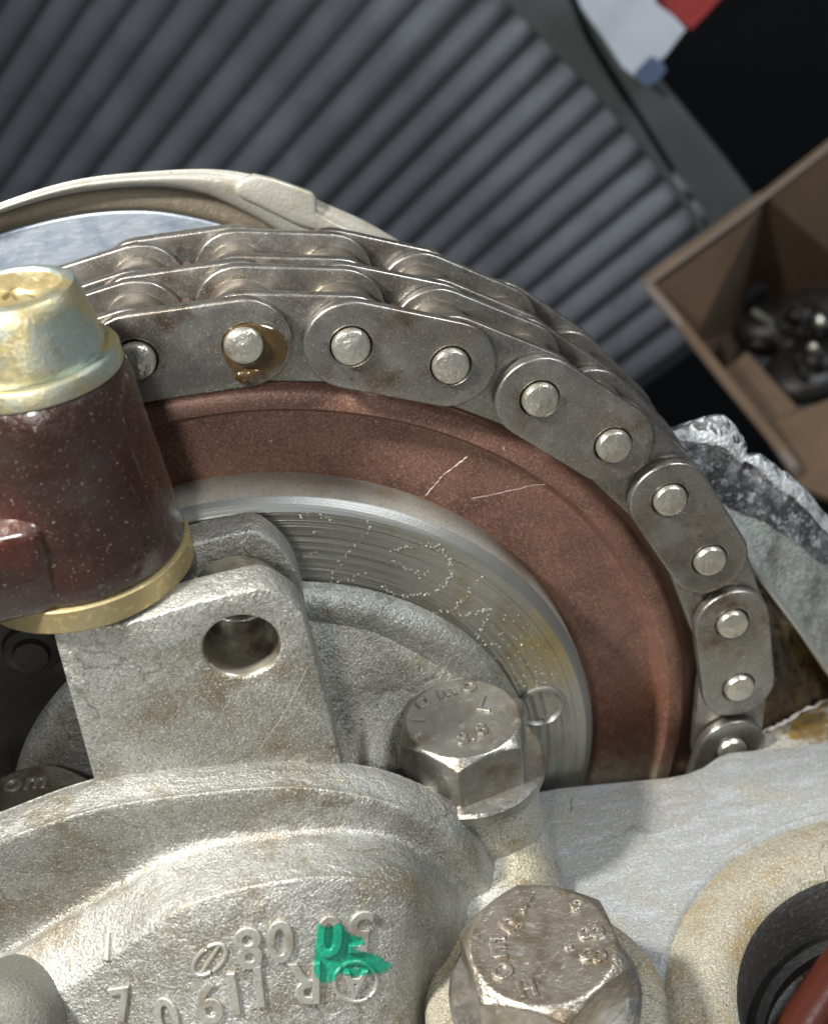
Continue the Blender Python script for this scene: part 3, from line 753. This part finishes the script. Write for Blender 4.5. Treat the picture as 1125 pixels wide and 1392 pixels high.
M['letter'] = mat('cast_letter_skin', (0.42, 0.415, 0.37), 0.55, 0.36, [('noise', (0.22, 0.17, 0.10), 3, 0.5, 0.66, 0.6, 8), ('noise', (0.18, 0.16, 0.12), 42, 0.52, 0.66, 0.5, 2)], [(44, 0.5, 0.012)])
for ch, px, py, rot, s in (('8', 338, 1284, 187, LS), ('0', 381, 1275, 182, LS), ('0', 447, 1268, 180, LS), ('5', 489, 1262, 176, LS), ('R', 416, 1332, 180, LS), ('1', 352, 1336, 186, LS), ('1', 318, 1346, 188, LS), ('9', 284, 1358, 190, LS), ('1', 148, 1286, 200, 0.3), ('7', 168, 1366, 12, 0.42), ('0', 228, 1380, 190, LS), ('A', 482, 1334, 178, 0.30)):
    glyph(ch, px, py, s, M['letter'], cap, rot, squash=0.92, extr=0.026, bev=0.015)
def ringmark(px, py, a, b, ang, w_=0.020):
    pts = []
    for i in range(33):
        t = 2 * PI * i / 32
        dx = a * math.cos(t); dy = b * math.sin(t); c_, s_ = math.cos(math.radians(ang)), math.sin(math.radians(ang))
        q, _ = hit(px + dx * c_ - dy * s_, py + dx * s_ + dy * c_, 0.004)
        if q is not None: pts.append(q)
    if len(pts) > 3:
        V, F = tube(pts, w_, 8); mobj('raised_ring', V, F, M['letter'], cap)
ringmark(483, 1334, 29, 27, 0)
ringmark(285, 1304, 27, 15, -42)
q = [hit(a, b, 0.004)[0] for a, b in ((300, 1282), (288, 1300), (274, 1322))]
V, F = tube(q, 0.018, 8); mobj('raised_bar', V, F, M['letter'], cap)
def drape(name, pts, m, parent, off=0.008, n=26, thick=0.0):
    """thin film that follows the casting below the outline pts"""
    xs = [p[0] for p in pts]; ys = [p[1] for p in pts]
    def inside(x, y):
        c = False
        for i in range(len(pts)):
            x0, y0 = pts[i]; x1, y1 = pts[i - 1]
            if (y0 > y) != (y1 > y) and x < (x1 - x0) * (y - y0) / (y1 - y0) + x0: c = not c
        return c
    W, H = max(xs) - min(xs), max(ys) - min(ys)
    st = max(W, H) / n
    idx = {}; V = []; F = []
    def vid(i, j):
        if (i, j) not in idx:
            x = min(xs) + i * st; y = min(ys) + j * st
            p, nn = hit(x, y, off)
            if p is None: return None
            idx[(i, j)] = len(V); V.append(p)
        return idx[(i, j)]
    for i in range(int(W / st) + 1):
        for j in range(int(H / st) + 1):
            xx, yy = min(xs) + (i + .5) * st, min(ys) + (j + .5) * st
            xj = xx + 1.2 * math.sin(yy * 0.9 + 1.3 * math.sin(xx * 0.5)) + 1.2 * math.sin(yy * 2.3); yj = yy + 1.0 * math.sin(xx * 0.8 + 1.1 * math.sin(yy * 0.7)) + 1.0 * math.sin(xx * 2.1)
            if inside(xj, yj) and math.sin(xx * 1.3 + 2 * math.sin(yy * .6)) * math.sin(yy * 1.1 + 1.7 * math.sin(xx * .7)) < 0.965:
                q = [vid(i, j), vid(i + 1, j), vid(i + 1, j + 1), vid(i, j + 1)]
                if None not in q: F.append(q)
    return mobj(name, V, F, m, parent)
vv_, ff_ = [tuple(v) for v in capV], [tuple(f) for f in capF]
for ob in list(cap.children):
    if ob.name.split('.')[0] in ('raised_letter', 'raised_ring'):
        b = len(vv_); mw = Matrix.Translation(wo(hs)) @ ob.matrix_basis
        vv_ += [tuple(mw @ v.co) for v in ob.data.vertices]; ff_ += [tuple(i + b for i in p.vertices) for p in ob.data.polygons]
bvh = BVHTree.FromPolygons(vv_, ff_)
o = drape('green_paint', [(432, 1256), (447, 1262), (462, 1254), (474, 1270), (492, 1274), (496, 1282), (478, 1290), (510, 1298), (533, 1312), (520, 1322), (494, 1325), (482, 1328), (460, 1322), (452, 1334), (436, 1336), (426, 1318), (428, 1292)], M['green'], cap, 0.005, 170)
o['label'] = 'green paint dab over the raised letters'

# bolt bosses
def cyl(name, prof, c, m, parent, n=72, axis=(0, 0, 1)):
    V, F = revolve(prof, c, axis, n=n); return mobj(name, V, F, m, parent)
B1 = Vector((1.98, -1.17, 0)); B2 = Vector((2.20, -3.44, 0))
cyl('bolt_boss', [(0.2, 0.78), (0.66, 0.78), (0.70, 0.75), (0.715, 0.70), (0.735, 0.2), (0.82, -0.6)], B1, M['cast_boss'], hs)
cyl('bolt_boss', [(0.2, 0.04), (0.98, 0.04), (1.05, 0.01), (1.09, -0.06), (1.12, -0.6)], B2, M['cast_cream'], hs)
rows = [[Vector((1.55, y, z - .05)), Vector((1.75, y, z + .12)), Vector((2.1, y, z + 0.16)), Vector((2.45, y, z + .02)), Vector((2.72, y, z - .35)), Vector((2.82, y, -0.62))] for y, z in ((-1.3, 0.30), (-1.7, 0.12), (-2.1, -0.06), (-2.6, -0.06), (-3.2, -0.06))]
V, F = loft(rows, 6, 6, 0.004); mobj('boss_web', V, F, M['cast_boss'], hs)
# left boss and stub
B3 = PZ(35, 1095, 1.30); B3.z = 0
cyl('bolt_boss', [(0.2, 0.62), (0.66, 0.62), (0.70, 0.55), (0.75, -0.6)], B3, M['cast'], hs)
st = PY(5, 1402, -3.15)
stub = cyl('round_stub', [(0, -0.42), (0.25, -0.40), (0.42, -0.30), (0.50, -0.12), (0.52, 0.5)], (st.x, st.y, st.z), M['stub'], hs, 48, (0.05, 0.8, -0.6))

# ================================================================== bolts
def hexbolt(c, top, head_h, rad, rot, label, m, group, washer=True, wr=1.28, wm=None):
    t = thing('hex_bolt', label, 'bolt', (c.x, c.y, top - head_h), group)
    n = 6
    bm = bmesh.new()
    # chamfered hexagon: intersect cone by sampling the outline finely
    NS = 96
    rim_t, rim_b, V, F = [], [], [], []
    ap = rad * math.cos(PI / 6)
    rc_ = ap * 0.97
    def hexr(a):
        k = (a - math.radians(rot)) % (PI / 3) - PI / 6
        return ap / math.cos(k)
    for i in range(NS):
        a = 2 * PI * i / NS + math.radians(rot)
        r = hexr(a)
        drop = max(0.0, (r - rc_)) * 0.62 + 0.0
        ca, sa = math.cos(a), math.sin(a)
        for rr, z in ((0.0, top - 0.006), (rc_ * 0.72, top - 0.006), (rc_ * 0.93, top - 0.004), (rc_ * 0.965, top), (rc_, top - 0.012), (r, top - 0.02 - drop), (r, top - head_h)):
            V.append((c.x + rr * ca, c.y + rr * sa, z))
    k = 7
    for i in range(NS):
        j = (i + 1) % NS
        for q in range(k - 1):
            F.append((i * k + q, j * k + q, j * k + q + 1, i * k + q + 1))
    bm.free()
    h = mobj('head', V, F, m, t, bevel=0.012, seg=2, ang=40)
    # keep flats crisp
    h.data.polygons.foreach_set('use_smooth', [True] * len(h.data.polygons))
    if washer:
        cyl('washer', [(0.3, top - head_h + 0.0), (rad * wr - 0.03, top - head_h + 0.0), (rad * wr, top - head_h - 0.03), (rad * wr, top - head_h - 0.13), (0.3, top - head_h - 0.13)], (c.x, c.y, 0), wm or M['bolt'], t)
    return t, h
Z1, Z2 = 1.46, 0.78
t1, h1 = hexbolt(Vector((1.98, -1.17)), Z1, 0.56, 0.69, 15, 'hex head bolt with worn grade marks beside the hub and its dowel', M['bolt'], None, wr=1.16)
t2, h2 = hexbolt(Vector((2.20, -3.44)), Z2, 0.60, 0.76, 33, 'large pitted oily hex head bolt in the lower foreground', M['bolt_pitted'], None, wr=1.13, wm=M['bolt'])
t3, h3 = hexbolt(Vector((B3.x, B3.y)), 1.30, 0.56, 0.66, 24, 'brownish hex head bolt half hidden behind the domed cap at left', M['bolt_pitted'], None, wr=1.15, wm=M['bolt'])
UPZ = Vector((0, 0, 1))
for ch, px, py, rot, s in (('8', 654, 992, 25, 0.23), ('8', 628, 1005, 15, 0.23), ('.', 642, 1000, 20, 0.22), ('O', 575, 956, 60, 0.19), ('m', 606, 940, 25, 0.26), ('O', 637, 935, 0, 0.2), ('L', 658, 958, -10, 0.30), ('I', 568, 979, 85, 0.2)):
    glyph(ch, 0, 0, s, M['bolt'], h1, rot, 0.014, 0.009, 'raised_mark', PZ(px, py, Z1 - 0.004), UPZ)
for ch, px, py, rot, s in (('E', 676, 1290, 10, 0.30), ('I', 715, 1228, -20, 0.32), ('8', 800, 1268, -80, 0.30), ('8', 803, 1298, -95, 0.30), ('O', 683, 1322, 40, 0.22), ('H', 716, 1346, 20, 0.22), ('n', 690, 1255, 50, 0.30), ('c', 785, 1228, -35, 0.26), ('.', 772, 1274, 0, 0.4)):
    glyph(ch, 0, 0, s, M['bolt_pitted'], h2, rot, 0.018, 0.014, 'raised_mark', PZ(px, py, Z2 - 0.004), UPZ)
for ch, px, py, rot, s in (('O', 18, 1068, 40, 0.22), ('m', 50, 1062, 10, 0.30)):
    glyph(ch, 0, 0, s, M['pin'], h3, rot, 0.010, 0.008, 'raised_mark', PZ(px, py, 1.30 - 0.004), UPZ)

# ================================================================== cylinder head deck with bore
hd = thing('cylinder_head', 'light grey machined cylinder head deck with a round plug well at lower right', 'cylinder head', (5, -3, -0.6))
ZD = -0.60
edge = [(760, 1072), (800, 1068), (850, 1063), (905, 1058), (932, 1053), (955, 1044), (975, 1030), (990, 1024), (1030, 1020), (1080, 1016), (1125, 1009), (1200, 1000), (1300, 985)]
ol = [(-5.5, -9), (-5.5, -0.36), (2.0, -0.36)] + [(PZ(a, b, ZD).x, PZ(a, b, ZD).y) for a, b in edge] + [(9.5, -9)]
BC = (5.66, -3.94)
V, F = prism(ol, [circle(5.84, -4.08, 2.68, 90)], xy, ZD, ZD - 0.9)
mobj('deck', V, F, M['deck'], hd, bevel=0.03, seg=2, ang=60)
V, F = revolve([(2.692, -0.003), (2.66, 0.004), (2.63, -0.005), (2.59, -0.045)], (5.84, -4.08, ZD), (0, 0, 1), n=120)
mobj('well_lip', V, F, M['deck'], hd)
rowA = []; rowB = []
V, F = [], []
n = 120
for i in range(n):
    a = 2 * PI * i / n
    for (cx, cy, r, z) in ((5.84, -4.08, 2.595, ZD - 0.043), (5.80, -4.05, 2.42, ZD + 0.03), (5.74, -4.0, 2.08, ZD + 0.075), (BC[0], BC[1], 1.80, ZD + 0.04), (BC[0], BC[1], 1.70, ZD - 0.05)):
        V.append((cx + r * math.cos(a), cy + r * math.sin(a), z))
for i in range(n):
    for q in range(4): F.append((i * 5 + q, ((i + 1) % n) * 5 + q, ((i + 1) % n) * 5 + q + 1, i * 5 + q + 1))
mobj('well_shoulder', V, F, M['cast_cream'], hd)
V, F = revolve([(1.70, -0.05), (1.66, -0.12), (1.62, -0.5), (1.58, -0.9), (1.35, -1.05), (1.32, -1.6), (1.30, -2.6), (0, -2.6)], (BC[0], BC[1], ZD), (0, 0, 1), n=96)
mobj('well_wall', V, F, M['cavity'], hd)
V, F = revolve([(1.60, -0.78), (1.50, -0.72), (1.42, -0.78), (1.40, -0.90), (1.5, -0.98)], (BC[0], BC[1], ZD), (0, 0, 1), n=96)
sl = mobj('seal_ring', V, F, M['black'], None); tag(sl, 'black rubber seal ring inside the round plug well', 'seal')
rt = tube([PZ(1180, 1255, -1.5), PZ(1130, 1335, -1.5), PZ(1075, 1420, -1.5), PZ(1050, 1470, -1.5)], 0.24, 20)
o = mobj('reddish_tube', rt[0], rt[1], M['amber'], None); tag(o, 'reddish orange tube lying deep in the round plug well', 'tube')

# ================================================================== timing case wall at right
tc = thing('timing_case', 'broken edged timing case wall with mottled black gasket face, right of the chain', 'casing', (6.2, 0.8, 0))
a0 = [(888, 592), (940, 574), (985, 567), (1012, 602), (1014, 618), (1034, 620), (1062, 640), (1090, 662), (1122, 700), (1160, 745)]
a1 = [(905, 625), (935, 650), (965, 672), (990, 690), (1012, 700), (1034, 708), (1058, 722), (1078, 735), (1104, 756), (1150, 800)]
b1 = [(930, 660), (960, 700), (985, 730), (1005, 752), (1025, 775), (1045, 800), (1066, 828), (1088, 858), (1125, 912), (1180, 985)]
rows = [[PY(*p, 1.25) + Vector((0.15, 0.5, -0.8)) for p in a0], [PY(*p, 1.25) + Vector((0.0, 0.04, -0.05)) for p in a0], [PY(*p, 1.20) for p in a0],
        [PY(*shift(p, 0.10, q), 1.12) for p, q in zip(a0, a1)], [PY(*shift(p, 0.5, q), 1.0) for p, q in zip(a0, a1)], [PY(*q, 0.88) for q in a1]]
V, F = loft(rows, 6, 4, 0.008); mobj('gasket_face', V, F, M['gasket'], tc)
# bright broken rim along the outer edge
wdt = [0.30, 0.42, 0.40, 0.34, 0.10, 0.22, 0.34, 0.30, 0.34, 0.3]
def jw(p): return (p[0] + random.uniform(-2, 2), p[1] + random.uniform(-2, 2))
rows = [[PY(*p, 1.20) + Vector((0.02, 0.05, -0.12)) for p in a0], [PY(*p, 1.185) for p in a0], [PY(*jw(shift(p, f_ * 0.4, q)), 1.10) for p, q, f_ in zip(a0, a1, wdt)],
        [PY(*jw(shift(p, f_ * 0.9, q)), 1.03) for p, q, f_ in zip(a0, a1, wdt)], [PY(*jw(shift(p, f_, q)), 1.09) for p, q, f_ in zip(a0, a1, wdt)]]
V, F = loft(rows, 8, 3, 0.012); mobj('broken_rim', V, F, M['brokenmetal'], tc)
rows = [[PY(*q, 0.88) for q in a1], [PY(*shift(p, 0.1, q), 0.84) for p, q in zip(a1, b1)], [PY(*shift(p, 0.5, q), 0.66) for p, q in zip(a1, b1)], [PY(*shift(p, 0.88, q), 0.45) for p, q in zip(a1, b1)], [PY(*q, 0.38) for q in b1]]
V, F = loft(rows, 6, 4, 0.006); mobj('sloping_web', V, F, M['casepale'], tc)
pts = upsample([PY(*q, 0.37) for q in b1], 6)
V, F = tube(pts, 0.045, 8); mobj('web_lip', V, F, M['machined'], tc)
c1 = [(960, 905), (985, 1005), (1010, 1005), (1040, 990), (1065, 978), (1090, 966), (1125, 948), (1160, 930), (1200, 915), (1240, 895)]
rows = [[PY(*q, 0.40) + Vector((0.0, 0.05, -0.03)) for q in b1], [((PY(*q, 0.40) + PZ(*r, -0.8)) / 2 + Vector((0.12, 0.25, 0))) for q, r in zip(b1, c1)], [PZ(*r, -0.80) for r in c1]]
V, F = loft(rows, 6, 8, 0.01); mobj('inner_wall', V, F, M['oilywall'], tc)
ol = [(PZ(*p, -0.78).x, PZ(*p, -0.78).y) for p in [(1000, 1010), (1010, 1006), (1040, 992), (1090, 968), (1125, 950), (1240, 900)]] + [(9.5, -0.30), (5.75, -0.30)]
V, F = prism(ol, [], xy, -0.80, -1.3); mobj('ledge', V, F, M['ledge'], tc, sm=False, bevel=0.02)
pts = upsample([PZ(*p, -0.77) for p in [(1010, 1008), (1040, 993), (1062, 984), (1090, 968), (1128, 949)]], 5)
pts = [p + Vector((0, random.uniform(-.02, .02), random.uniform(-.01, .01))) for p in pts]
V, F = tube(pts, [0.022 + random.uniform(-.01, .012) for _ in pts], 6); mobj('torn_gasket_edge', V, F, M['fibre'], tc)
# ================================================================== left: brown boss on arm with zinc plug
AX = Vector((-1.20, -0.93, 0))
arm = thing('brown_arm', 'dark oil varnished brown arm ending in a tall round boss, at left', 'arm', (AX.x, AX.y, 3.9))
V, F = revolve([(0.55, 5.66), (0.735, 5.66), (0.765, 5.60), (0.785, 5.45), (0.80, 5.2), (0.85, 4.7), (0.895, 4.2), (0.915, 4.03), (0.90, 3.98), (0.6, 3.965)], AX, (0, 0, 1), n=96)
mobj('boss', V, F, M['varnish'], arm)
def rbox(name, x0, x1, y0, y1, z0, z1, m, parent, bev):
    V = [(x, y, z) for x in (x0, x1) for y in (y0, y1) for z in (z0, z1)]
    F = [(0, 1, 3, 2), (4, 6, 7, 5), (0, 4, 5, 1), (2, 3, 7, 6), (0, 2, 6, 4), (1, 5, 7, 3)]
    return mobj(name, V, F, m, parent, bevel=bev, seg=6)
V, F = prism([(-1.24, -1.83), (-1.45, -1.86), (-4.6, -2.15), (-4.6, -0.3), (-1.3, -0.3)], [], xy, 3.90, 4.80)
mobj('arm_bar', V, F, M['varnish'], arm, bevel=0.16, seg=5)
# spacer ring below the boss
o = cyl('spacer_ring', [(0.6, 3.96), (0.925, 3.96), (0.94, 3.95), (0.945, 3.75), (0.93, 3.73), (0.6, 3.73)], AX, M['brass'], None)
tag(o, 'dull yellow metal ring clamped between brown boss and front lug', 'ring')
# zinc plug
pl = thing('zinc_plug', 'yellow zinc plated plug with collar seated in the brown boss top', 'plug', (AX.x, AX.y, 5.66))
cyl('collar', [(0.4, 5.66), (0.705, 5.66), (0.735, 5.675), (0.73, 5.80), (0.715, 5.825), (0.66, 5.83), (0.60, 5.80), (0.5, 5.80)], AX, M['zinc'], pl)
cyl('plug_body', [(0.585, 5.80), (0.585, 5.85), (0.625, 5.87), (0.62, 5.92), (0.55, 6.25), (0.535, 6.33), (0.50, 6.385), (0.44, 6.405), (0.41, 6.40), (0.395, 6.37)], AX, M['zinc'], pl)
V, F = [], []
n = 28
rr = random.Random(7)
V.append((AX.x, AX.y, 6.36))
for k in range(1, 6):
    for i in range(n):
        a = 2 * PI * i / n; r = 0.41 * k / 5
        z = 6.36 + (0.015 if k == 5 else rr.uniform(-0.035, 0.03))
        V.append((AX.x + r * math.cos(a), AX.y + r * math.sin(a), z))
for i in range(n):
    F.append((0, 1 + i, 1 + (i + 1) % n))
    for k in range(4): F.append((1 + k * n + i, 1 + (k + 1) * n + i, 1 + (k + 1) * n + (i + 1) % n, 1 + k * n + (i + 1) % n))
mobj('crusted_recess', V, F, M['brass'], pl)

# black plate with a round plug, filling the gap under the arm
bk = thing('black_plate', 'black plate with a round plug below the brown arm', 'bracket', (-3, -0.6, 2.5))
ol = [(x, z) for x, z in [w2(-160, 780, -.4), w2(190, 780, -.4), w2(190, 1010, -.4), w2(-160, 1100, -.4)]]
V, F = prism(ol, [], xz, -0.42, -0.32)
mobj('plate', V, F, M['black'], bk, sm=False, bevel=0.03)
c = PY(44, 884, -0.45)
cyl('round_plug', [(0, -0.20), (0.16, -0.20), (0.18, -0.14), (0.26, -0.12), (0.29, -0.06), (0.3, 0.1)], (c.x, -0.36, c.z), M['black'], bk, 40, (0, 1, 0))
# ================================================================== small things
def fibre(name, px, y, r, m, label, wig=0.0):
    pts = upsample([PY(a, b, y + c) for a, b, c in px], 8)
    pts = [p + Vector((random.uniform(-1, 1), random.uniform(-.3, .3), random.uniform(-1, 1))) * 0.006 for p in pts]
    V, F = tube(pts, [r * random.uniform(0.4, 1.3) for _ in pts], 5); o = mobj(name, V, F, m, None); tag(o, label, 'fibre'); return o
fibre('lint_fibre', [(634, 621, -0.10), (618, 634, -0.08), (602, 646, 0.0)], 0.1, 0.006, M['fibre'], 'short bright white fibre on the upper part of the brown ring')
fibre('lint_fibre', [(600, 648, 0.0), (588, 662, 0.03), (578, 674, 0.06)], 0.12, 0.004, M['fibre'], 'faint fibre continuing down towards the steel hub from the bright one')
fibre('lint_fibre', [(640, 678, 0.06), (680, 670, 0.0), (725, 660, -0.03), (765, 656, -0.05)], 0.15, 0.0028, M['fibre'], 'long thin fibre crossing the brown ring towards the groove')
fibre('lint_fibre', [(418, 905, 0), (402, 940, 0), (380, 980, 0), (352, 1018, 0)], -1.83, 0.0018, M['fibre'], 'thin pale hair lying on the face of the front lug')
fibre('lint_fibre', [(776, 1085, 0), (778, 1125, 0), (800, 1165, 0), (776, 1188, 0)], -0.75, 0.006, M['hair'], 'thin brown hair on the grey deck beside the bolt boss')
# oil smear round the second pin
yo = -0.1345
oil = thing('oil_smear', 'amber brown oil smear round the second chain pin from left', 'oil', PY(350, 480, yo))
pts = [(303, 462), (312, 447), (330, 441), (352, 441), (375, 448), (389, 461), (390, 480), (384, 495), (370, 506), (352, 514), (338, 522), (326, 515), (314, 502), (305, 486)]
pw = [PY(a, b, yo) for a, b in pts]
pc = sum(pw, Vector()) / len(pw)
loop = upsample(pw + [pw[0]], 4)[:-1]
V = [pc + Vector((0, -0.010, 0))]
F = []
n = len(loop)
for k, (f, h) in enumerate(((0.55, -0.010), (0.85, -0.012), (0.97, -0.008), (1.0, 0.003))):
    V += [pc + (p - pc) * f + Vector((0, h, 0)) for p in loop]
for i in range(n):
    F.append((0, 1 + i, 1 + (i + 1) % n))
    for k in range(3): F.append((1 + k * n + i, 1 + (k + 1) * n + i, 1 + (k + 1) * n + (i + 1) % n, 1 + k * n + (i + 1) % n))
mobj('oil_film', V, F, M['oil'], oil)
lump('oil_bead', PY(338, 512, yo - 0.01), 0.10, M['oil'], oil, 21, (1.2, 0.35, 0.8))
